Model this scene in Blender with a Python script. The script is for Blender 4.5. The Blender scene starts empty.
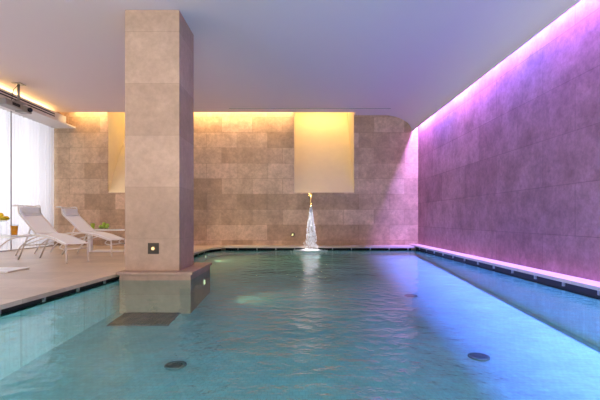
import bpy, bmesh, math, random
from mathutils import Vector, Matrix
random.seed(7)
S = bpy.context.scene
COL = S.collection
R = math.radians
PI = math.pi

# ------------------------------------------------------------------ helpers
class MB:
    def __init__(s): s.v = []; s.f = []; s.sm = []
    def add(s, vs, fs, smooth=False):
        n = len(s.v); s.v += [tuple(v) for v in vs]
        for f in fs: s.f.append(tuple(i + n for i in f)); s.sm.append(smooth)
    def box(s, a, b, mat=None):
        x0, y0, z0 = a; x1, y1, z1 = b
        vs = [Vector(p) for p in ((x0,y0,z0),(x1,y0,z0),(x1,y1,z0),(x0,y1,z0),(x0,y0,z1),(x1,y0,z1),(x1,y1,z1),(x0,y1,z1))]
        if mat: vs = [mat @ v for v in vs]
        s.add(vs, [(0,3,2,1),(4,5,6,7),(0,1,5,4),(1,2,6,5),(2,3,7,6),(3,0,4,7)])
        return s
    def prism(s, pts, z0, z1):
        """polygon in XY (ccw) extruded in z"""
        n = len(pts)
        vs = [(x, y, z0) for x, y in pts] + [(x, y, z1) for x, y in pts]
        fs = [tuple(reversed(range(n))), tuple(range(n, 2*n))]
        fs += [(i, (i+1) % n, n + (i+1) % n, n + i) for i in range(n)]
        s.add(vs, fs); return s
    def extrude_y(s, pts, y0, y1):
        """polygon in XZ extruded in y"""
        n = len(pts)
        vs = [(x, y0, z) for x, z in pts] + [(x, y1, z) for x, z in pts]
        fs = [tuple(range(n)), tuple(reversed(range(n, 2*n)))]
        fs += [(i, n + i, n + (i+1) % n, (i+1) % n) for i in range(n)]
        s.add(vs, fs); return s
    def tube(s, pts, r, seg=10, smooth=True, flat=1.0):
        pts = [Vector(p) for p in pts]; n = len(pts)
        rs = r if isinstance(r, (list, tuple)) else [r]*n
        vs = []; up = None
        for i, p in enumerate(pts):
            t = (pts[min(i+1, n-1)] - pts[max(i-1, 0)]).normalized()
            if up is None:
                up = Vector((0,0,1)) if abs(t.z) < .9 else Vector((0,1,0))
            a = (up - t*up.dot(t)).normalized(); up = a; b = t.cross(a)
            for k in range(seg):
                an = 2*PI*k/seg
                vs.append(p + a*math.cos(an)*rs[i] + b*math.sin(an)*rs[i]*flat)
        fs = []
        for i in range(n-1):
            for k in range(seg):
                fs.append((i*seg+k, i*seg+(k+1) % seg, (i+1)*seg+(k+1) % seg, (i+1)*seg+k))
        s.add(vs, fs, smooth)
        s.add(vs[:seg], [tuple(reversed(range(seg)))]); s.add(vs[-seg:], [tuple(range(seg))])
        return s
    def lathe(s, prof, c=(0,0,0), seg=24, mat=None, smooth=True):
        """profile of (r, z); r=0 closes"""
        vs = []
        for r, z in prof:
            for k in range(seg):
                an = 2*PI*k/seg
                v = Vector((r*math.cos(an), r*math.sin(an), z))
                if mat: v = mat @ v
                vs.append(v + Vector(c))
        fs = []
        for i in range(len(prof)-1):
            for k in range(seg):
                fs.append((i*seg+k, i*seg+(k+1) % seg, (i+1)*seg+(k+1) % seg, (i+1)*seg+k))
        s.add(vs, fs, smooth); return s
    def blob(s, c, r, seg=8, rings=6, mat=None):
        rx, ry, rz = r
        prof = [(max(1e-4, math.sin(PI*i/rings)), -math.cos(PI*i/rings)) for i in range(rings+1)]
        m = Matrix.Diagonal((rx, ry, rz)).to_3x3()
        if mat: m = mat @ m
        return s.lathe(prof, c, seg, m)
    def build(s, name, mat, parent=None, bevel=0, doubles=True):
        me = bpy.data.meshes.new(name)
        me.from_pydata(s.v, [], s.f)
        for p, sm in zip(me.polygons, s.sm): p.use_smooth = sm
        bm = bmesh.new(); bm.from_mesh(me)
        if doubles: bmesh.ops.remove_doubles(bm, verts=bm.verts, dist=1e-5)
        bmesh.ops.recalc_face_normals(bm, faces=bm.faces)
        if bevel:
            es = [e for e in bm.edges if len(e.link_faces) == 2 and e.calc_face_angle(0) > R(50)]
            bmesh.ops.bevel(bm, geom=es, offset=bevel, segments=2, affect='EDGES', profile=.5, clamp_overlap=True)
        bm.to_mesh(me); bm.free()
        me.materials.append(mat)
        o = bpy.data.objects.new(name, me); COL.objects.link(o)
        if parent: o.parent = parent
        return o

def tag(o, label, cat, group=None, kind=None):
    if label: o['label'] = label
    if cat: o['category'] = cat
    if group: o['group'] = group
    if kind: o['kind'] = kind
    return o
def thing(name, label, cat, loc=(0,0,0), rz=0, group=None):
    o = bpy.data.objects.new(name, None); COL.objects.link(o)
    o.location = loc; o.rotation_euler = (0, 0, rz)
    return tag(o, label, cat, group)
def struct(o, label=None):
    o['kind'] = 'structure'
    if label: o['label'] = label; 
    return o
def dup(root, loc, rz, label):
    r = root.copy(); COL.objects.link(r); r.location = loc; r.rotation_euler = (0,0,rz); r['label'] = label
    for ch in list(root.children):
        c = ch.copy(); COL.objects.link(c); c.parent = r
        for g in list(ch.children):
            d = g.copy(); COL.objects.link(d); d.parent = c
    return r

# ------------------------------------------------------------------ materials
def newmat(name):
    m = bpy.data.materials.new(name); m.use_nodes = True
    nt = m.node_tree; nt.nodes.clear()
    out = nt.nodes.new('ShaderNodeOutputMaterial')
    return m, nt, out
def N(nt, t, **kw):
    n = nt.nodes.new(t)
    for k, v in kw.items():
        if k in n.inputs: n.inputs[k].default_value = v
        else: setattr(n, k, v)
    return n
def pbr(name, col, rough=.5, metal=0, bump=0, bscale=40, var=0, spec=.5, trans=0, coat=0):
    m, nt, out = newmat(name)
    b = N(nt, 'ShaderNodeBsdfPrincipled'); L = nt.links.new
    b.inputs['Base Color'].default_value = (*col, 1); b.inputs['Roughness'].default_value = rough
    b.inputs['Metallic'].default_value = metal; b.inputs['Specular IOR Level'].default_value = spec
    b.inputs['Transmission Weight'].default_value = trans; b.inputs['Coat Weight'].default_value = coat
    tc = N(nt, 'ShaderNodeTexCoord')
    no = N(nt, 'ShaderNodeTexNoise'); no.inputs['Scale'].default_value = bscale; no.inputs['Detail'].default_value = 4
    L(tc.outputs['Object'], no.inputs['Vector'])
    if var:
        mx = N(nt, 'ShaderNodeMix', data_type='RGBA')
        mx.inputs[6].default_value = (*[c*(1-var) for c in col], 1); mx.inputs[7].default_value = (*[min(1, c*(1+var)) for c in col], 1)
        L(no.outputs['Fac'], mx.inputs[0]); L(mx.outputs[2], b.inputs['Base Color'])
    if bump:
        bp = N(nt, 'ShaderNodeBump'); bp.inputs['Strength'].default_value = bump; bp.inputs['Distance'].default_value = .01
        L(no.outputs['Fac'], bp.inputs['Height']); L(bp.outputs['Normal'], b.inputs['Normal'])
    L(b.outputs[0], out.inputs[0]); return m
def emit(name, col, st):
    m, nt, out = newmat(name)
    e = N(nt, 'ShaderNodeEmission'); e.inputs[0].default_value = (*col, 1); e.inputs[1].default_value = st
    nt.links.new(e.outputs[0], out.inputs[0]); return m

def stone(name, axes, c1, c2, w, h, rough=.55, offset=.5, phase=(0, 0), mortar=.004, vein=.25, spec=.3, freq=2):
    """slab-clad stone: axes picks which object coords run along the courses"""
    m, nt, out = newmat(name); L = nt.links.new
    b = N(nt, 'ShaderNodeBsdfPrincipled'); b.inputs['Roughness'].default_value = rough; b.inputs['Specular IOR Level'].default_value = spec
    tc = N(nt, 'ShaderNodeTexCoord'); sp = N(nt, 'ShaderNodeSeparateXYZ'); L(tc.outputs['Object'], sp.inputs[0])
    cb = N(nt, 'ShaderNodeCombineXYZ')
    for i, a in enumerate(axes):
        ad = N(nt, 'ShaderNodeMath', operation='ADD'); ad.inputs[1].default_value = phase[i]
        if a == 'XY':
            a2 = N(nt, 'ShaderNodeMath', operation='ADD'); L(sp.outputs['X'], a2.inputs[0]); L(sp.outputs['Y'], a2.inputs[1]); L(a2.outputs[0], ad.inputs[0])
        else: L(sp.outputs[a], ad.inputs[0])
        L(ad.outputs[0], cb.inputs[i])
    br = N(nt, 'ShaderNodeTexBrick'); br.offset = offset; br.offset_frequency = freq
    br.inputs['Color1'].default_value = (*c1, 1); br.inputs['Color2'].default_value = (*c2, 1)
    br.inputs['Mortar'].default_value = (*[c*.82 for c in c1], 1)
    br.inputs['Scale'].default_value = 1; br.inputs['Mortar Size'].default_value = mortar
    br.inputs['Brick Width'].default_value = w; br.inputs['Row Height'].default_value = h; br.inputs['Mortar Smooth'].default_value = .3
    L(cb.outputs[0], br.inputs['Vector'])
    n1 = N(nt, 'ShaderNodeTexNoise'); n1.inputs['Scale'].default_value = 2.2; n1.inputs['Detail'].default_value = 10; n1.inputs['Roughness'].default_value = .65
    n2 = N(nt, 'ShaderNodeTexNoise'); n2.inputs['Scale'].default_value = 14; n2.inputs['Detail'].default_value = 6; n2.inputs['Roughness'].default_value = .7
    for n in (n1, n2): L(tc.outputs['Object'], n.inputs['Vector'])
    mr = N(nt, 'ShaderNodeMapRange'); mr.inputs[1].default_value = .3; mr.inputs[2].default_value = .7; mr.inputs[3].default_value = 1-vein; mr.inputs[4].default_value = 1+vein
    L(n1.outputs['Fac'], mr.inputs[0])
    mr2 = N(nt, 'ShaderNodeMapRange'); mr2.inputs[1].default_value = .3; mr2.inputs[2].default_value = .7; mr2.inputs[3].default_value = 1-vein*.8; mr2.inputs[4].default_value = 1+vein*.8
    L(n2.outputs['Fac'], mr2.inputs[0])
    mu = N(nt, 'ShaderNodeMath', operation='MULTIPLY'); L(mr.outputs[0], mu.inputs[0]); L(mr2.outputs[0], mu.inputs[1])
    vm = N(nt, 'ShaderNodeVectorMath', operation='SCALE'); L(br.outputs['Color'], vm.inputs[0]); L(mu.outputs[0], vm.inputs['Scale'])
    L(vm.outputs[0], b.inputs['Base Color'])
    bp = N(nt, 'ShaderNodeBump'); bp.inputs['Strength'].default_value = .25; bp.inputs['Distance'].default_value = .004
    L(n2.outputs['Fac'], bp.inputs['Height'])
    L(bp.outputs['Normal'], b.inputs['Normal'])
    L(b.outputs[0], out.inputs[0]); return m

M = {}
M['wall_b'] = stone('travertine_back', ('X', 'Z'), (.38,.25,.15), (.60,.42,.28), .83, .42, phase=(.03, .28))
M['wall_r'] = stone('travertine_right_light_tint', ('Y', 'Z'), (.26,.13,.165), (.34,.18,.22), 1.25, .62, phase=(.3, .1), mortar=.006, vein=.3)  # same stone as the back wall, dimness and violet light mixed into its colour
M['column'] = stone('travertine_column', ('XY', 'Z'), (.37,.245,.18), (.45,.305,.23), 2.6, .70, phase=(0, .27), offset=.37, vein=.14, mortar=.003)
M['deck'] = stone('deck_stone', ('X', 'Y'), (.50,.385,.28), (.62,.49,.37), 1.2, .6, rough=.32, vein=.1, spec=.5, mortar=.003)
M['ledge'] = stone('ledge_stone', ('X', 'Y'), (.52,.43,.36), (.6,.5,.42), 1.1, 1.1, rough=.4, vein=.1)
M['ceiling'] = pbr('ceiling_plaster', (.68,.57,.60), .8, bump=.05, bscale=6)
M['niche'] = pbr('niche_plaster', (.80,.68,.46), .7, bump=.15, bscale=5, var=.06)
M['pelmet'] = pbr('pelmet_paint', (.72,.68,.66), .6)
M['dark'] = pbr('dark_slot', (.015,.013,.015), .7)
M['gutter'] = pbr('gutter_lining', (.02,.015,.018), .7)
M['bracket'] = pbr('bracket_steel', (.4,.38,.38), .45, metal=.3)
M['bronze'] = pbr('bronze_plate', (.06,.045,.035), .5, metal=.5)
M['brass'] = pbr('brass', (.75,.55,.22), .25, metal=1)
M['frame'] = pbr('lounger_white_metal', (.74,.68,.63), .35)
M['sling'] = pbr('sling_fabric', (.94,.93,.93), .8, bump=.2, bscale=200)
M['head'] = pbr('headrest_fabric', (.68,.66,.68), .85, bump=.2, bscale=200)
M['white'] = pbr('white_lacquer', (.86,.85,.84), .3)
M['lemon'] = pbr('lemon_peel', (.85,.62,.03), .45, bump=.15, bscale=90)
M['apple'] = pbr('green_apple', (.42,.58,.06), .35, var=.12, bscale=14)
M['ojuice'] = pbr('orange_juice', (.95,.45,.02), .3)
M['gjuice'] = pbr('green_juice', (.55,.62,.06), .3)
for k_, c_ in (('ojuice', (1,.50,.02)), ('gjuice', (.75,.85,.12)), ('lemon', (1,.80,.05)), ('apple', (.6,.8,.1))):
    nt_ = M[k_].node_tree; t_ = N(nt_, 'ShaderNodeBsdfTranslucent'); t_.inputs[0].default_value = (*c_, 1)
    mx_ = N(nt_, 'ShaderNodeMixShader'); mx_.inputs[0].default_value = .5 if 'juice' in k_ else .25
    ou_ = [n for n in nt_.nodes if n.type == 'OUTPUT_MATERIAL'][0]; src = ou_.inputs[0].links[0].from_socket
    nt_.links.new(src, mx_.inputs[1]); nt_.links.new(t_.outputs[0], mx_.inputs[2]); nt_.links.new(mx_.outputs[0], ou_.inputs[0])
M['proj'] = pbr('projector_grey', (.30,.27,.25), .5)
M['lens'] = pbr('lens_black', (.01,.01,.012), .15)
M['steel'] = pbr('mount_steel', (.34,.31,.28), .4, metal=.5)
M['mullion'] = pbr('mullion_grey', (.25,.25,.27), .4)
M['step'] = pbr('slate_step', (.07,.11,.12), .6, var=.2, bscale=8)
M['drain'] = pbr('drain_grey', (.06,.15,.18), .5)
M['pool'] = stone('pool_tile', ('X', 'Y'), (.42,.73,.76), (.46,.77,.80), .05, .05, vein=.12, mortar=.002, rough=.5)
M['led_warm'] = emit('led_warm', (1,.68,.28), 48)
M['led_niche'] = emit('led_niche', (1,.72,.30), 42)
M['led_pelmet'] = emit('led_pelmet', (1,.66,.25), 110)
M['bulb'] = emit('bulb_warm', (1,.72,.35), 1.6)
M['uw'] = emit('underwater_lamp', (1,.85,.5), 1.6)
LC = [(.31,.20,1), (.58,.30,1), (.19,.19,1), (.40,.19,1)]
LEDR = [emit('led_%s' % n_, c_, 150) for n_, c_ in zip(('violet', 'pink', 'blue', 'magenta'), LC)]

def glassmat(name, tint, rough=.02, f=.0):
    m, nt, out = newmat(name); L = nt.links.new
    t = N(nt, 'ShaderNodeBsdfTransparent'); t.inputs[0].default_value = (*tint, 1)
    g = N(nt, 'ShaderNodeBsdfGlossy'); g.inputs['Roughness'].default_value = rough
    fr = N(nt, 'ShaderNodeFresnel'); fr.inputs[0].default_value = 1.45
    ge = N(nt, 'ShaderNodeNewGeometry'); iv = N(nt, 'ShaderNodeMath', operation='SUBTRACT'); iv.inputs[0].default_value = 1; L(ge.outputs['Backfacing'], iv.inputs[1])
    mf = N(nt, 'ShaderNodeMath', operation='MULTIPLY'); L(fr.outputs[0], mf.inputs[0]); L(iv.outputs[0], mf.inputs[1])
    mx = N(nt, 'ShaderNodeMixShader'); L(mf.outputs[0], mx.inputs[0]); L(t.outputs[0], mx.inputs[1]); L(g.outputs[0], mx.inputs[2])
    L(mx.outputs[0], out.inputs[0]); return m
M['glass'] = glassmat('clear_glass', (.95,.97,.97))
WZ = -.085
# water
m, nt, out = newmat('pool_water'); L = nt.links.new
t = N(nt, 'ShaderNodeBsdfTransparent'); t.inputs[0].default_value = (.60,.94,.95, 1)
g = N(nt, 'ShaderNodeBsdfGlossy'); g.inputs['Roughness'].default_value = .02
tc = N(nt, 'ShaderNodeTexCoord')
n1 = N(nt, 'ShaderNodeTexNoise'); n1.inputs['Scale'].default_value = 9; n1.inputs['Detail'].default_value = 3
n2 = N(nt, 'ShaderNodeTexNoise'); n2.inputs['Scale'].default_value = 1.6; n2.inputs['Detail'].default_value = 2
for n in (n1, n2): L(tc.outputs['Object'], n.inputs['Vector'])
ad = N(nt, 'ShaderNodeMath', operation='MULTIPLY_ADD'); ad.inputs[1].default_value = 2.0; L(n2.outputs['Fac'], ad.inputs[0]); L(n1.outputs['Fac'], ad.inputs[2])
bp = N(nt, 'ShaderNodeBump'); bp.inputs['Strength'].default_value = .6; bp.inputs['Distance'].default_value = .012
vd = N(nt, 'ShaderNodeVectorMath', operation='DISTANCE'); vd.inputs[1].default_value = (.15, 0, 0); sc_ = N(nt, 'ShaderNodeVectorMath', operation='MULTIPLY'); sc_.inputs[1].default_value = (1, 0, 0); L(tc.outputs['Object'], sc_.inputs[0]); L(sc_.outputs[0], vd.inputs[0])
mrr = N(nt, 'ShaderNodeMapRange'); mrr.inputs[1].default_value = 0; mrr.interpolation_type = 'SMOOTHSTEP'; mrr.inputs[2].default_value = 1.3; mrr.inputs[3].default_value = 7; mrr.inputs[4].default_value = 1.0; L(vd.outputs['Value'], mrr.inputs[0])
hm = N(nt, 'ShaderNodeMath', operation='MULTIPLY'); L(ad.outputs[0], hm.inputs[0]); L(mrr.outputs[0], hm.inputs[1]); L(hm.outputs[0], bp.inputs['Height'])
fr = N(nt, 'ShaderNodeFresnel'); fr.inputs[0].default_value = 1.33
L(bp.outputs[0], fr.inputs['Normal']); L(bp.outputs[0], g.inputs['Normal'])
mx = N(nt, 'ShaderNodeMixShader'); L(fr.outputs[0], mx.inputs[0]); L(t.outputs[0], mx.inputs[1]); L(g.outputs[0], mx.inputs[2]); L(mx.outputs[0], out.inputs[0])
M['water'] = m
# sheer curtain
m, nt, out = newmat('sheer_curtain'); L = nt.links.new
d = N(nt, 'ShaderNodeBsdfDiffuse'); d.inputs[0].default_value = (.85,.85,.88, 1)
t = N(nt, 'ShaderNodeBsdfTranslucent'); t.inputs[0].default_value = (.88,.88,.92, 1)
mx = N(nt, 'ShaderNodeMixShader'); mx.inputs[0].default_value = .55; L(d.outputs[0], mx.inputs[1]); L(t.outputs[0], mx.inputs[2]); L(mx.outputs[0], out.inputs[0])
M['curtain'] = m
# falling water
m, nt, out = newmat('white_water'); L = nt.links.new
b = N(nt, 'ShaderNodeBsdfPrincipled'); b.inputs['Base Color'].default_value = (.95,.95,.97,1); b.inputs['Roughness'].default_value = .15; b.inputs['Specular IOR Level'].default_value = 1
t = N(nt, 'ShaderNodeBsdfTranslucent'); t.inputs[0].default_value = (.95,.95,.98, 1)
mx = N(nt, 'ShaderNodeMixShader'); mx.inputs[0].default_value = .35; L(b.outputs[0], mx.inputs[1]); L(t.outputs[0], mx.inputs[2]); L(mx.outputs[0], out.inputs[0])
M['spray'] = m

# ------------------------------------------------------------------ room constants
CZ = 3.548; BY = 10.9; RX = 3.245; LX = -6.58; FY = -2.5; WZ = -.085; PF = -.80
NX = [(-5.20, -3.56), (-.14, 1.50)]; NZ = 1.44; TOP = 4.35

# deck
deckpoly = [(-6.75, FY), (-2.62, FY), (-2.52, 3.0), (-2.40, 5.24), (-2.40, 6.45), (-2.26, 6.45), (-2.19, 9.9), (-1.95, 10.28), (-1.95, 10.9), (-6.75, 10.9)]
struct(MB().prism(deckpoly, -.042, 0).build('floor', M['deck']))
# back ledge, right ledge
back_ledge = struct(MB().prism([(-1.95, 10.32), (2.98, 10.32), (2.98, 10.9), (-1.95, 10.9)], -.03, .012).build('trim_1', M['ledge']))
right_ledge = struct(MB().box((3.0, FY, .0), (RX, BY, .042)).build('trim_2', M['ledge'], bevel=.004))
# dark overflow gutters below the ledges (recessed)
struct(MB().box((2.98, 10.62, PF), (-1.95, 10.72, -.031)).build('trim_3', M['gutter']))
struct(MB().box((3.10, FY, WZ-.03), (3.20, 10.6, -.002)).build('trim_4', M['gutter']))
gl = [(-2.72, FY), (-2.62, 3.0), (-2.50, 5.24), (-2.50, 6.45), (-2.36, 6.45), (-2.29, 9.9), (-2.05, 10.5), (-2.3, 10.6), (-2.9, 6), (-2.9, FY)]
struct(MB().prism(gl, WZ-.03, -.043).build('trim_5', M['gutter']))
# brackets
def bracket(parent, p, ang):
    mt = Matrix.Translation(p) @ Matrix.Rotation(ang, 4, 'Z')
    return MB().box((-.012, -.012, -.06), (.012, .012, 0), mt).build('bracket', M['bracket'], parent)
fl = bpy.data.objects['floor']
for k in range(22):
    y = 10.2 - .555*k
    bracket(right_ledge, (3.075, y, -.001), PI/2)
for k in range(10):
    bracket(back_ledge, (-1.6 + .8*k*.62, 10.5, -.03), 0)
for k in range(9):
    y = 5.1 - .56*k
    x = -2.40 - (5.24-y)*.0536 if y > 3 else -2.52 - (3-y)*.0182
    bracket(fl, (x-.07, y, -.043), PI/2)
for k in range(6):
    y = 6.75 + .56*k
    bracket(fl, (-2.25+(y-6.5)*.02-.07, y, -.043), PI/2)
# basin
bs = MB()
FP = [(FY, -.78), (3.0, -.68), (4.0, -.60), (5.8, -.49), (8.0, -.35), (10.6, -.22), (10.9, -.21)]
def fz(y):
    for (a, za), (b, zb_) in zip(FP, FP[1:]):
        if y <= b: return za + (zb_-za)*(y-a)/(b-a)
for (a, za), (b, zb_) in zip(FP, FP[1:]):
    bs.add([(-3.0, a, za), (3.2, a, za), (3.2, b, zb_), (-3.0, b, zb_)], [(0,1,2,3)])
bs.box((3.08, FY, PF), (3.2, 10.62, WZ-.03))
bs.box((-2.1, 10.5, PF), (3.08, 10.62, WZ-.03))
bs.prism([(-2.95, FY), (-2.66, FY), (-2.56, 3.0), (-2.44, 5.24), (-2.44, 6.45), (-2.30, 6.45), (-2.23, 9.9), (-2.0, 10.5), (-2.95, 10.5)], PF, WZ-.03)
struct(bs.build('pool_basin', M['pool']), 'turquoise tiled basin of the pool')
WZ = -.085
# water
wp = [(-2.70, FY), (3.11, FY), (3.11, 10.64), (-1.98, 10.64), (-2.32, 9.9), (-2.38, 6.45), (-2.5, 5.24), (-2.6, 3.0)]
w = MB(); w.add([(x, y, WZ) for x, y in wp], [tuple(range(len(wp)))])
tag(w.build('pool_water', M['water']), 'turquoise rippled water filling the indoor pool', 'water', kind='stuff')

# plinth + column
p = thing('stone_plinth', 'low stone plinth under the column, edged by water', 'plinth', (-1.9, 5.8, 0))
MB().box((-.50, -.57, -.015), (.504, .63, .022)).build('top_slab', M['column'], p, bevel=.004)
MB().box((-.46, -.545, -.13), (.475, .61, -.015)).build('base', M['column'], p)
MB().box((-.46, -.545, -.79), (.475, .61, -.13)).build('submerged_base', M['column'], p)
c = thing('stone_column', 'square stone-clad column standing on the plinth at the pool edge', 'column', (-1.985, 5.775, .022))
MB().box((-.3675, -.37, 0), (.3675, .37, CZ-.022-.002)).build('shaft', M['column'], c, bevel=.003)
l = thing('recessed_wall_lamp', 'small square dark plate lamp on the column front', 'lamp', (-1.965, 5.405, .323))
MB().box((-.074, -.012, -.074), (.074, -.001, .074)).build('plate', M['bronze'], l, bevel=.003)
MB().tube([(0,-.0125,0), (0,-.024,0)], .028, 20).build('lamp_rim', M['brass'], l)
MB().tube([(0,-.0245,0), (0,-.034,0)], .019, 20).build('bulb', M['bulb'], l)
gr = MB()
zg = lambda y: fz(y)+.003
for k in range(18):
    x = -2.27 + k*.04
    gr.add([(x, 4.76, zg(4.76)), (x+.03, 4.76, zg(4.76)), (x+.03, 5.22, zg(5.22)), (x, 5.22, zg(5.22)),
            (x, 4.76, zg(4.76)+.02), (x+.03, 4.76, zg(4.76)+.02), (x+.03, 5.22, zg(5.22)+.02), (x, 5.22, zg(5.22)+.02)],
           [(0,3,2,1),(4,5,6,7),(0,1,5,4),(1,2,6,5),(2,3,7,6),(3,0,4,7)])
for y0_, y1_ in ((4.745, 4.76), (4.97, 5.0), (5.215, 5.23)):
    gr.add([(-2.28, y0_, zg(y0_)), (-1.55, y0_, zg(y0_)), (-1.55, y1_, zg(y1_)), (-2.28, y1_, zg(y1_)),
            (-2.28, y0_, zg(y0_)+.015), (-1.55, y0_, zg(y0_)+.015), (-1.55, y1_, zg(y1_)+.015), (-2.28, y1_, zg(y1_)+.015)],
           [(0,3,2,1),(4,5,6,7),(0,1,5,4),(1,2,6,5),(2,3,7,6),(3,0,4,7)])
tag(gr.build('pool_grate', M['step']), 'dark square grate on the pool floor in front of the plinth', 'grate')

# ---- back wall with two scoop niches
wb = MB()
xs = [LX-.2, NX[0][0], NX[0][1], NX[1][0], NX[1][1], RX+.1]
for i in range(5):
    z0, z1 = PF, 3.9
    if i in (1, 3): z1 = NZ
    wb.box((xs[i], BY, z0), (xs[i+1], BY+.12, z1))
struct(wb.build('wall_back', M['wall_b']))
for i, (a, b_) in enumerate(NX):
    a += .004; b_ -= .004
    n = MB()
    D = 1.75
    # sloping back + cheeks + lid
    n.add([(a, BY+.0, NZ), (b_, BY+.0, NZ), (b_, BY+D, TOP), (a, BY+D, TOP)], [(0,1,2,3)])
    n.add([(a, BY+.0, NZ), (a, BY+D, TOP), (a, BY+.0, TOP)], [(0,1,2)])
    n.add([(b_, BY+.0, NZ), (b_, BY+D, TOP), (b_, BY+.0, TOP)], [(0,1,2)])
    n.add([(a, BY-.3, TOP), (b_, BY-.3, TOP), (b_, BY+D, TOP), (a, BY+D, TOP)], [(0,1,2,3)])
    n.add([(a, BY-.3, CZ+.06), (b_, BY-.3, CZ+.06), (b_, BY-.3, TOP), (a, BY-.3, TOP)], [(0,1,2,3)])
    for x in (a, b_): n.add([(x, BY-.3, 3.75), (x, BY, 3.75), (x, BY, TOP), (x, BY-.3, TOP)], [(0,1,2,3)])
    o = struct(n.build('niche_%s' % ('left', 'centre')[i], M['niche']), 'recessed scoop niche glowing yellow in the back wall')
    s = MB().box((a+.08, BY+.9, 4.22), (b_-.08, BY+.95, 4.25)).build('light_strip', M['led_niche'])
    tag(s, ['warm light strip hidden above the left niche', 'warm light strip hidden above the centre niche'][i], 'light', 'hidden light strips of the niches')
# cove lid between niches
cv = MB()
for a, b_ in ((LX-.1, NX[0][0]), (NX[0][1], NX[1][0])):
    cv.box((a, BY-.35, 3.86), (b_, BY, 3.9)); cv.box((a, BY-.35, CZ+.06), (b_, BY-.31, 3.86))
    s = MB().box((a+.15+(.45 if a < -6 else 0), BY-.10, 3.70), (b_-.02, BY-.05, 3.72)).build('light_strip', M['led_warm'])
    tag(s, 'warm light strip in the ceiling cove %s' % ('left of the column', 'right of the column')[a > -6], 'light', 'warm strips in the back cove')
struct(cv.build('trim_6', M['ceiling']))

# ---- right wall, front-side walls
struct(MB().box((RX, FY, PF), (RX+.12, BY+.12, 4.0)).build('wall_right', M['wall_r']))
# ---- ceiling: flat slab + rolled-down right edge
cpts = []
X0, X1, ZT = 2.30, 3.07, 3.11
K = 22
low = []
for k in range(K+1):
    a = PI/2*k/K
    low.append((X0 + (X1-X0)*math.sin(a)**1.0, ZT + (CZ-ZT)*math.cos(a)))
upp = [(x-.0+.012*(k/K), z + .03 + .0*k) for k, (x, z) in enumerate(low)]
upp[-1] = (X1+.012, ZT+.02)
ce = MB()
ce.box((LX-.2, FY, CZ), (NX[1][1], BY-.30, CZ+.06))
ce.box((NX[1][1], FY, CZ), (X0, BY, CZ+.06))
pr = MB()
prof = low + upp[::-1]
pr.extrude_y([(x, z) for x, z in low] + [(x+.015, z+.02) if i else (x+.015, z) for i, (x, z) in enumerate(reversed(low[1:]))] + [(X0, CZ+.06)], FY, BY)
for i in range(len(pr.sm)): pr.sm[i] = False
ce.add(pr.v, pr.f)
# cove lid on the right
ce.box((X0-.05, FY, 3.80), (RX+.1, BY, 3.86)); ce.box((X0-.05, FY, CZ+.06), (X0, BY, 3.80))
struct(ce.build('ceiling', M['ceiling']))
# LED strip segments in the right cove
y = FY+.1; i = 0; random.seed(3); LS = []
while y < BY-.1:
    ln = random.uniform(.45, 1.0); y2 = min(y+ln, BY-.03)
    s = MB().box((RX-.045, y, 3.44), (RX-.015, y2-.01, 3.46)).build('light_strip', LEDR[[0,1,3,2,0,3,1,2][i % 8]])
    tag(s, 'coloured light strip segment hidden in the right cove', 'light', 'coloured strips in the right cove')
    LS.append((y, y2, LC[[0,1,3,2,0,3,1,2][i % 8]]))
    y = y2; i += 1
# ceiling air slot
v = thing('ceiling_air_vent', 'long thin air slot in the ceiling near the back wall', 'vent', (.28, 10.22, CZ-.004))
MB().box((-2.07, -.035, -.004), (2.07, -.022, .002)).build('frame', M['pelmet'], v)
MB().box((-2.07, .022, -.004), (2.07, .035, .002)).build('frame', M['pelmet'], v)
MB().box((-2.07, -.022, -.001), (2.07, .022, .002)).build('slot', M['dark'], v)

# ---- left window wall
wl = MB(); wl.box((LX-.32, FY, 3.19), (LX-.2, BY, 3.9)); wl.box((LX-.32, FY, PF), (LX-.2, BY, 0)); wl.box((LX-.32, FY, 0), (LX-.2, -1.8, 3.19)); wl.box((LX-.32, 2.7, 0), (LX-.2, 3.0, 3.19))
struct(wl.build('wall_left', M['pelmet']))
# pelmet
pm = MB()
pm.box((LX-.2, FY, 3.19), (-6.08, BY, 3.225))
pm.box((LX-.2, FY, 3.225), (-6.14, 10.55, 3.42))
struct(pm.build('trim_7', M['pelmet']))
v = thing('linear_air_vent', 'twin dark air slots along the white pelmet over the curtains', 'vent', (-6.14, 7.0, 3.33))
for dz in (-.028, .028):
    MB().box((.001, -4.0, dz-.014), (.006, 3.05, dz+.014)).build('slot', M['dark'], v)
s = MB().box((-6.56, 2, 3.425), (-6.52, 10.3, 3.44)).build('light_strip', M['led_pelmet'])
tag(s, 'warm light strip lying on top of the pelmet', 'light')
# window glazing
g = thing('window_1', None, None); g['kind'] = 'structure'; del g
win = bpy.data.objects['window_1']
for (a, b_) in ((3.0, 6.1), (6.13, 9.12), (9.15, 10.88)):
    MB().box((LX+.0, a, .02), (LX+.008, b_, 3.185)).build('pane', M['glass'], win)
for y_ in (6.115, 9.135):
    MB().box((LX-.002, y_-.012, .02), (LX+.012, y_+.012, 3.188)).build('mullion', M['mullion'], win)
MB().box((LX-.02, 3.0, .001), (LX+.025, 10.88, .018)).build('sill_rail', M['bracket'], win)
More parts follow.
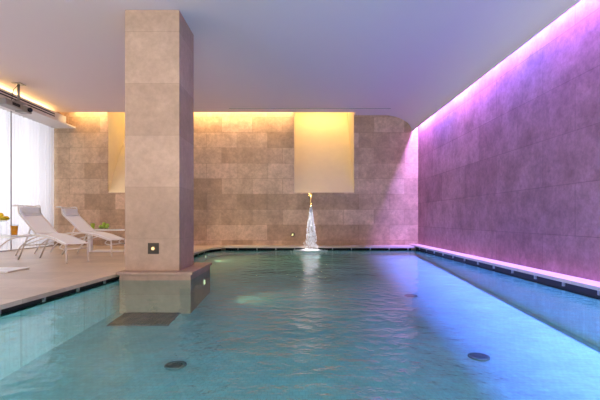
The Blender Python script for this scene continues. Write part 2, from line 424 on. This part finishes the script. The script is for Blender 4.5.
# curtains
def curtain(y0, y1, seed, label):
    random.seed(seed); c = MB(); n = int((y1-y0)/.012); zs = [.02, .9, 2.0, 3.185]
    ph = 0; pts = []
    for i in range(n+1):
        yy = y0 + (y1-y0)*i/n
        ph += .012*2*PI/(.13+.04*math.sin(yy*5.1+seed))
        pts.append((yy, ph))
    vs = []
    for j, z in enumerate(zs):
        for yy, p_ in pts:
            vs.append((-6.68 + .034*math.sin(p_ + .15*j) + .008*math.sin(p_*2.3), yy, z))
    fs = []
    for j in range(len(zs)-1):
        for i in range(n): fs.append((j*(n+1)+i, j*(n+1)+i+1, (j+1)*(n+1)+i+1, (j+1)*(n+1)+i))
    c.add(vs, fs, True)
    tag(c.build('sheer_curtain', M['curtain'], doubles=False), label, 'curtain', 'sheer curtains')
curtain(3.0, 9.12, 1, 'white sheer curtain at the left edge, left of the thin upright mullion')
curtain(9.15, 10.86, 2, 'white sheer pleated curtain between the mullion and the stone wall')

# ---- projector
pj = thing('ceiling_projector', 'grey projector hanging from a ceiling pole beside the curtains', 'projector', (-5.86, 8.36, CZ))
MB().box((-.09, -.09, -.016), (.09, .09, -.001)).build('ceiling_plate', M['steel'], pj, bevel=.004)
MB().tube([(0,0,-.016), (0,0,-.39)], .024, 14).build('pole', M['steel'], pj)
MB().box((-.10, -.14, -.405), (.10, .14, -.39)).build('bracket', M['steel'], pj)
MB().box((-.13, -.50, -.56), (.10, .02, -.435)).build('body', M['proj'], pj, bevel=.02)
MB().box((-.10, .02, -.58), (.12, .24, -.445)).build('side_housing', M['proj'], pj, bevel=.015)
MB().tube([(.11,.15,-.51), (.17,.12,-.513)], .045, 18).build('lens', M['lens'], pj)
MB().box((.101, -.32, -.53), (.106, -.1, -.47)).build('vent_grille', M['dark'], pj)
for dx in (-.06, .06): MB().tube([(dx, -.1, -.406), (dx*1.3, -.12, -.44)], .008, 8).build('strut', M['steel'], pj)
MB().tube([(.0,-.03,-.05), (-.04,-.09,-.15), (-.03,-.13,-.24), (-.01,-.2,-.435)], .006, 8).build('cable', M['dark'], pj)

# ---- loungers
def cat(pts, n=6):
    """Catmull-Rom through points"""
    P = [Vector(p) for p in pts]; P = [P[0]*2-P[1]] + P + [P[-1]*2-P[-2]]; out_ = []
    for i in range(1, len(P)-2):
        for k in range(n):
            t = k/n
            out_.append(.5*((2*P[i]) + (P[i+1]-P[i-1])*t + (2*P[i-1]-5*P[i]+4*P[i+1]-P[i+2])*t*t + (3*P[i]-P[i-1]*1-3*P[i+1]+P[i+2])*t**3))
    out_.append(P[-2]); return out_
W = .37
def lounger():
    t = thing('sun_lounger', '', 'sun lounger', (0,0,0), 0, 'white sun loungers on the deck')
    seatc = [(.0, .315), (.12, .345), (.35, .405), (.6, .445), (.84, .462)]
    backc = [(.84, .462), (1.1, .64), (1.34, .80), (1.375, .86), (1.385, .925)]
    rail = [(-.005, .30), (.10, .325), (.35, .385), (.6, .428), (.85, .445), (1.15, .44), (1.5, .385), (1.8, .30), (2.05, .17), (2.2, .012)]
    for v_ in (0, -W):
        MB().tube(cat([(u, v_, z) for u, z in rail], 5), .014, 10).build('side_rail', M['frame'], t)
        MB().tube(cat([(u, v_, z) for u, z in backc] + [(1.40, v_, .955), (1.45, v_, .965), (1.56, v_, .958)], 5), .013, 10).build('back_frame', M['frame'], t)
        MB().tube([(-.02, v_, .002), (-.01, v_, .16), (-.004, v_, .30)], .014, 10).build('leg', M['frame'], t)
        MB().tube([(1.38, v_, .002), (1.14, v_, .335), (1.0, v_, .56)], .014, 10).build('leg', M['frame'], t)
        MB().tube(cat([(.10, v_, .31), (.16, v_, .25), (.0, v_, .22)], 4), .009, 8).build('corner_brace', M['frame'], t)
        MB().tube([(.55, v_, .41), (1.2, v_, .26)], .010, 8).build('lower_rail', M['frame'], t)
    MB().tube([(-.008, 0, .235), (-.008, -W, .235)], .011, 8).build('crossbar', M['frame'], t)
    MB().tube([(1.2, 0, .26), (1.2, -W, .26)], .011, 8).build('crossbar', M['frame'], t)
    MB().tube([(1.56, 0, .958), (1.56, -W, .958)], .011, 8).build('crossbar', M['frame'], t)
    def sling(cv_, name, mat, th=.012, inset=.0, off=0):
        pts = cat([(u, 0, z) for u, z in cv_], 6); m_ = MB(); nv = 8; top = []; 
        vs = []
        for i, p_ in enumerate(pts):
            tt = (pts[min(i+1, len(pts)-1)] - pts[max(i-1, 0)]).normalized(); nn = Vector((-tt.z, 0, tt.x))
            for s_ in (off+th, off):
                for k in range(nv+1):
                    f = k/nv; sag = -.012*math.sin(PI*f)
                    q = p_ + nn*(s_+sag); vs.append((q.x, -inset - (W-2*inset)*f, q.z))
        st = 2*(nv+1); fs = []
        for i in range(len(pts)-1):
            for k in range(nv):
                a = i*st+k; fs.append((a, a+1, a+st+1, a+st)); b2 = a+nv+1; fs.append((b2, b2+st, b2+st+1, b2+1))
            for e in (0, nv):
                a = i*st+e; fs.append((a, a+st, a+st+nv+1, a+nv+1))
        for i in (0, len(pts)-1):
            for k in range(nv):
                a = i*st+k; fs.append((a, a+1, a+nv+2, a+nv+1))
        m_.add(vs, fs, True); return m_.build(name, mat, t)
    sling(seatc, 'seat_sling', M['sling'])
    sling(backc, 'back_sling', M['sling'])
    sling([(1.30, .775), (1.345, .80), (1.375, .86), (1.385, .93)], 'headrest', M['head'], .03, .02, .014)['label'] = 'grey padded headrest band'
    return t
th1, th2 = 28, 17
l1 = lounger(); l1.location = (-3.74, 6.42, 0); l1.rotation_euler = (0, 0, R(180-th1))
l1['label'] = 'white sling lounger nearer the pool, its headrest against the curtains'
l2 = dup(l1, (-3.60, 7.66, 0), R(180-th2), 'white sling lounger farther back, beside the column and stone wall'); l2.scale = (.87, 1, 1)

# ---- side tables
def side_table():
    t = thing('side_table', '', 'side table', (0,0,0), 0, 'white side tables')
    MB().box((-.40, -.22, .465), (.40, .22, .49)).build('table_top', M['white'], t, bevel=.006)
    MB().box((-.40, -.22, .022), (-.33, -.12, .465)).build('leg', M['white'], t, bevel=.004)
    MB().box((-.40, -.22, .002), (.36, .22, .022)).build('base', M['white'], t, bevel=.004)
    return t
t1 = side_table(); t1.location = (-4.22, 8.95, 0); t1['label'] = 'white side table behind the far lounger, holding green fruit'
dup(t1, (-4.25, 5.56, 0), 0, 'white side table at the left edge, holding juice and yellow fruit')
TZ = .4905

def tumbler(loc, juice, label, jl):
    t = thing('drinking_glass', label, 'glass', loc)
    h = .155; r0, r1 = .038, .050
    MB().lathe([(1e-4, 0), (r0, 0), (r1, h), (r1-.003, h), (r0-.003, .008), (1e-4, .008)], seg=24).build('tumbler', M['glass'], t)
    rj = lambda z: r0-.004 + (r1-r0)*z/h
    MB().lathe([(1e-4, .009), (rj(.009), .009), (rj(.135), .135), (1e-4, .135)], seg=24).build('juice', juice, t)['label'] = jl
tumbler((-3.93, 5.52, TZ), M['ojuice'], 'tall glass of orange juice on the left side table', 'orange juice')
tumbler((-4.55, 8.82, TZ), M['gjuice'], 'glass of pale green juice beside the green fruit', 'pale green juice')
# stemmed bowl with lemons
fb = (-4.19, 5.62)
o = MB().lathe([(1e-4, 0), (.07, 0), (.07, .006), (.01, .02), (.009, .17), (.03, .185), (.10, .215), (.12, .25), (.117, .25), (.097, .219), (.03, .195), (1e-4, .19)], seg=28).build('stemmed_glass_bowl', M['glass'])
o.location = (fb[0], fb[1], TZ); tag(o, 'stemmed glass bowl of lemons at the left photo edge', 'bowl')
for k, (dx, dy, dz) in enumerate([(.058, -.03, .24), (-.03, -.05, .238), (-.04, .045, .238), (.035, .05, .24), (.0, .0, .285)]):
    m_ = MB(); prof = [(1e-4, -.046), (.008, -.042), (.022, -.03), (.031, -.012), (.033, .004), (.027, .022), (.014, .035), (.006, .042), (1e-4, .045)]
    m_.lathe(prof, seg=14, mat=Matrix.Rotation(PI/2, 3, 'X') @ Matrix.Rotation(.6*k, 3, 'Y'))
    o = m_.build('lemon', M['lemon']); o.location = (fb[0]+dx, fb[1]+dy, TZ+dz); o.rotation_euler = (0, 0, k*1.3)
    tag(o, 'yellow lemon in the stemmed glass bowl at left', 'lemon', 'lemons in the stemmed bowl')
# green apples in low bowl
ab = (-4.34, 8.90)
o = MB().lathe([(1e-4, 0), (.07, 0), (.12, .03), (.148, .075), (.145, .075), (.115, .034), (.068, .006), (1e-4, .006)], seg=28).build('low_glass_bowl', M['glass'])
o.location = (ab[0], ab[1], TZ); tag(o, 'low glass bowl heaped with green apples on the far side table', 'bowl')
for k, (dx, dy, dz) in enumerate([(.07, -.01, .058), (-.055, -.045, .058), (-.03, .065, .058), (.02, -.075, .062), (.0, .0, .115), (.045, .065, .09)]):
    t = thing('green_apple', 'green apple heaped in the low glass bowl', 'apple', (ab[0]+dx, ab[1]+dy, TZ+dz), 0, 'green apples in the low bowl')
    pr_ = [(1e-4, .028), (.01, .034), (.022, .036), (.034, .025), (.038, .005), (.034, -.015), (.024, -.032), (.012, -.036), (1e-4, -.031)]
    MB().lathe(pr_[::-1], seg=16).build('flesh', M['apple'], t)
    MB().tube([(0,0,.028), (.004,0,.05)], .002, 6).build('stem', M['bronze'], t)
    t.rotation_euler = (.5*math.sin(k*2), .5*math.cos(k), k)

# ---- waterspout
SX = .31
sp = thing('water_spout', 'brass spout on the back wall pouring water into the pool', 'spout', (SX, BY, 1.372))
MB().tube([(0,-.002,0), (0,-.03,0)], .055, 22).build('wall_flange', M['brass'], sp)
MB().tube(cat([(0,-.03,0), (0,-.25,.01), (0,-.46,-.02), (0,-.56,-.12), (0,-.58,-.30)], 6), .03, 14).build('pipe', M['brass'], sp)
MB().tube([(0,-.58,-.30), (0,-.58,-.335)], .042, 16).build('nozzle', M['brass'], sp)
# falling water: strands and drops
random.seed(11); wf = MB(); wy = BY-.58; ztop = 1.034; zb = WZ
for k in range(26):
    an = random.uniform(0, 2*PI); q = random.random()**.5; pts = []; rr = []
    z = ztop; zend = random.uniform(-.05, .7)
    while z > zend:
        f = (ztop-z)/(ztop-zb); rad = .02 + .14*f**.9
        pts.append((SX + math.cos(an)*rad*q + random.uniform(-.006, .006)*(1+2*f), wy + math.sin(an)*rad*q*.6 - .03*f, z))
        rr.append(random.uniform(.003, .009)); z -= .05
    wf.tube(pts, rr, 5)
for k in range(1000):
    f = random.random()**.75; z = ztop - f*(ztop-zb-.01); rad = .02 + .17*f**.9
    an = random.uniform(0, 2*PI); q = random.random()**.5 * (1.12 if random.random() < .1 else 1)
    r_ = random.uniform(.003, .012)
    wf.blob((SX + math.cos(an)*rad*q, wy + math.sin(an)*rad*q*.6 - .03*f, z), (r_, r_, r_*random.uniform(1, 3.2)), 5, 4)
tag(wf.build('waterfall', M['spray'], doubles=False), 'white jet of water falling from the brass spout', 'waterfall', kind='stuff')
sf = MB()
for k in range(1300):
    an = random.uniform(0, 2*PI); q = abs(random.gauss(0, .5)); r_ = random.uniform(.006, .022)*(1.2-min(q, 1)*.6)
    if q > 1.3: continue
    sf.blob((SX - .04 + math.cos(an)*q*.42, wy-.05 + math.sin(an)*q*.34, WZ+.004+random.random()**3*.05*(1-min(q, 1))), (r_, r_, r_*.45), 6, 4)
tag(sf.build('splash_foam', M['spray'], doubles=False), 'white foam where the falling jet meets the pool', 'foam', kind='stuff')

# wall jet fitting
wj = thing('wall_jet_fitting', 'small round brass fitting low on the back wall, left of the jet', 'fitting', (-.17, BY, .30))
MB().tube([(0,-.001,0), (0,-.012,0)], .055, 20).build('flange', M['bronze'], wj)
for k in range(4):
    a = k*PI/2+PI/4
    MB().tube([(0,-.02,0), (math.cos(a)*.045, -.02, math.sin(a)*.045)], [.012, .007], 8).build('handle', M['brass'], wj)
MB().tube([(0,-.0125,0), (0,-.035,0)], .018, 14).build('hub', M['brass'], wj)

ld = bpy.data.lights.new('jet_fill_spot', 'SPOT'); ld.energy = 2200; ld.color = (1,.98,1); ld.spot_size = R(9); ld.spot_blend = .6; ld.shadow_soft_size = .03  # added narrow spot whitening the falling water, no fixture in the slot
lo = bpy.data.objects.new('jet_fill_spot', ld); COL.objects.link(lo); lo.location = (.31, 10.18, 3.53)
lo.rotation_euler = (Vector((.31, 10.27, 0))-Vector((.31, 10.18, 3.53))).to_track_quat('-Z', 'Y').to_euler()
# floor drains
def drain(x, y, label):
    t = thing('pool_drain', label, 'drain', (x, y, fz(y)+.003), 0, 'drains in the pool floor')
    MB().lathe([(.07, .001), (.10, .001), (.098, .012), (.07, .014), (.07, .001)], seg=24).build('rim', M['drain'], t)
    g_ = MB()
    for k in range(-3, 4):
        h_ = math.sqrt(max(.0, .069**2-(k*.02)**2)); g_.box((k*.02-.006, -h_, .001), (k*.02+.006, h_, .010))
    g_.build('grate', M['drain'], t)
drain(-1.13, 3.66, 'dark round drain on the pool floor, left of the middle')
drain(1.73, 3.85, 'dark round drain on the pool floor at right, nearest the camera')
drain(1.72, 6.15, 'dark round drain on the pool floor, farthest back at right')
# underwater lamps
def uwlamp(x, y, z, label, en=30):
    t = thing('underwater_lamp', label, 'lamp', (x, y, z), 0, 'underwater lamps')
    MB().tube([(.001,0,0), (.014,0,0)], .055, 20).build('rim', M['bracket'], t)
    MB().tube([(.0145,0,0), (.024,0,0)], .036, 20).build('lamp_face', M['uw'], t)
    ld = bpy.data.lights.new('underwater_beam', 'SPOT'); ld.energy = en; ld.color = (1, .72, .35); ld.spot_size = R(75); ld.spot_blend = .8; ld.shadow_soft_size = .03
    lo = bpy.data.objects.new('underwater_beam', ld); COL.objects.link(lo); lo.location = (x+.05, y, z); lo.rotation_euler = (R(90), 0, R(-90))
uwlamp(-1.424, 5.95, -.22, 'small round underwater lamp on the side of the plinth')
uwlamp(-2.235, 9.5, -.17, 'small round underwater lamp near the back left corner')

# ------------------------------------------------------------------ light
def area(name, loc, rot, sx, sy, col, e):
    ld = bpy.data.lights.new(name, 'AREA'); ld.shape = 'RECTANGLE'; ld.size = sx; ld.size_y = sy; ld.color = col; ld.energy = e
    o = bpy.data.objects.new(name, ld); COL.objects.link(o); o.location = loc; o.rotation_euler = rot; return o
area('daylight', (-7.6, 7.0, 1.7), (0, R(-90), 0), 3.2, 8.0, (1,.97,.97), 225)
area('front_fill', (-7.4, .6, 1.7), (0, R(-90), 0), 2.6, 4.0, (1,.93,.84), 165)  # added fill through an unseen opening, brightens deck and loungers
for a_, b_, c_ in LS:
    o = area('cove_washer', (RX-.07, (a_+b_)/2, 3.43), (0, R(4), 0), .10, b_-a_, c_, 75*(b_-a_)); o.data.spread = R(125)
for a_, b_, e_ in ((-5.9, -5.25, 4.5), (-3.5, -.2, 4.5)):
    o = area('warm_cove_washer', ((a_+b_)/2, BY-.12, 3.68), (R(3), 0, 0), b_-a_, .02, (1,.66,.30), e_*(b_-a_)); o.data.spread = R(80)
o = area('column_wall_fill', (-.4, -1.9, 2.9), (0, 0, 0), .8, .8, (1,.74,.58), 36); o.data.spread = R(60)  # unseen warm fill added behind the camera for column and back wall
o.rotation_euler = (Vector((-2.2, 8, .9))-Vector((-.4, -1.9, 2.9))).to_track_quat('-Z', 'Y').to_euler()
for y_ in (-1.6, .3):  # extra lamps added out of view to brighten the pool
    uwlamp(-2.62, y_, -.35, 'added underwater lamp on the left pool wall, out of view, brightening the water', 200)
for x_ in (-1.2, .6, 2.2):  # unseen spots added at the near end to lift the turquoise water
    ld = bpy.data.lights.new('pool_fill_spot', 'SPOT'); ld.energy = 480; ld.color = (1, 1, .95); ld.spot_size = R(120); ld.spot_blend = .6; ld.shadow_soft_size = .08
    lo = bpy.data.objects.new('pool_fill_spot', ld); COL.objects.link(lo); lo.location = (x_, FY+.05, -.4); lo.rotation_euler = (R(90), 0, 0)
wd = bpy.data.worlds.new('world'); S.world = wd; wd.use_nodes = True
bg = wd.node_tree.nodes['Background']; bg.inputs[0].default_value = (.87,.68,1,1); bg.inputs[1].default_value = .38

# ------------------------------------------------------------------ camera
cd = bpy.data.cameras.new('camera'); cam = bpy.data.objects.new('camera', cd); COL.objects.link(cam)
cam.location = (0, 0, .72); cam.rotation_euler = (R(90), 0, 0)
cd.sensor_width = 36; cd.lens = 24; cd.shift_y = 19/600; cd.shift_x = 1/600; cd.clip_start = .02
S.camera = cam
S.view_settings.view_transform = 'Standard'; S.view_settings.look = 'None'; S.view_settings.exposure = .1; S.view_settings.gamma = 1
S.view_settings.use_curve_mapping = False
S.cycles.max_bounces = 8; S.cycles.diffuse_bounces = 5; S.cycles.transparent_max_bounces = 12; S.cycles.use_denoising = True
S.cycles.caustics_reflective = False; S.cycles.sample_clamp_indirect = 4
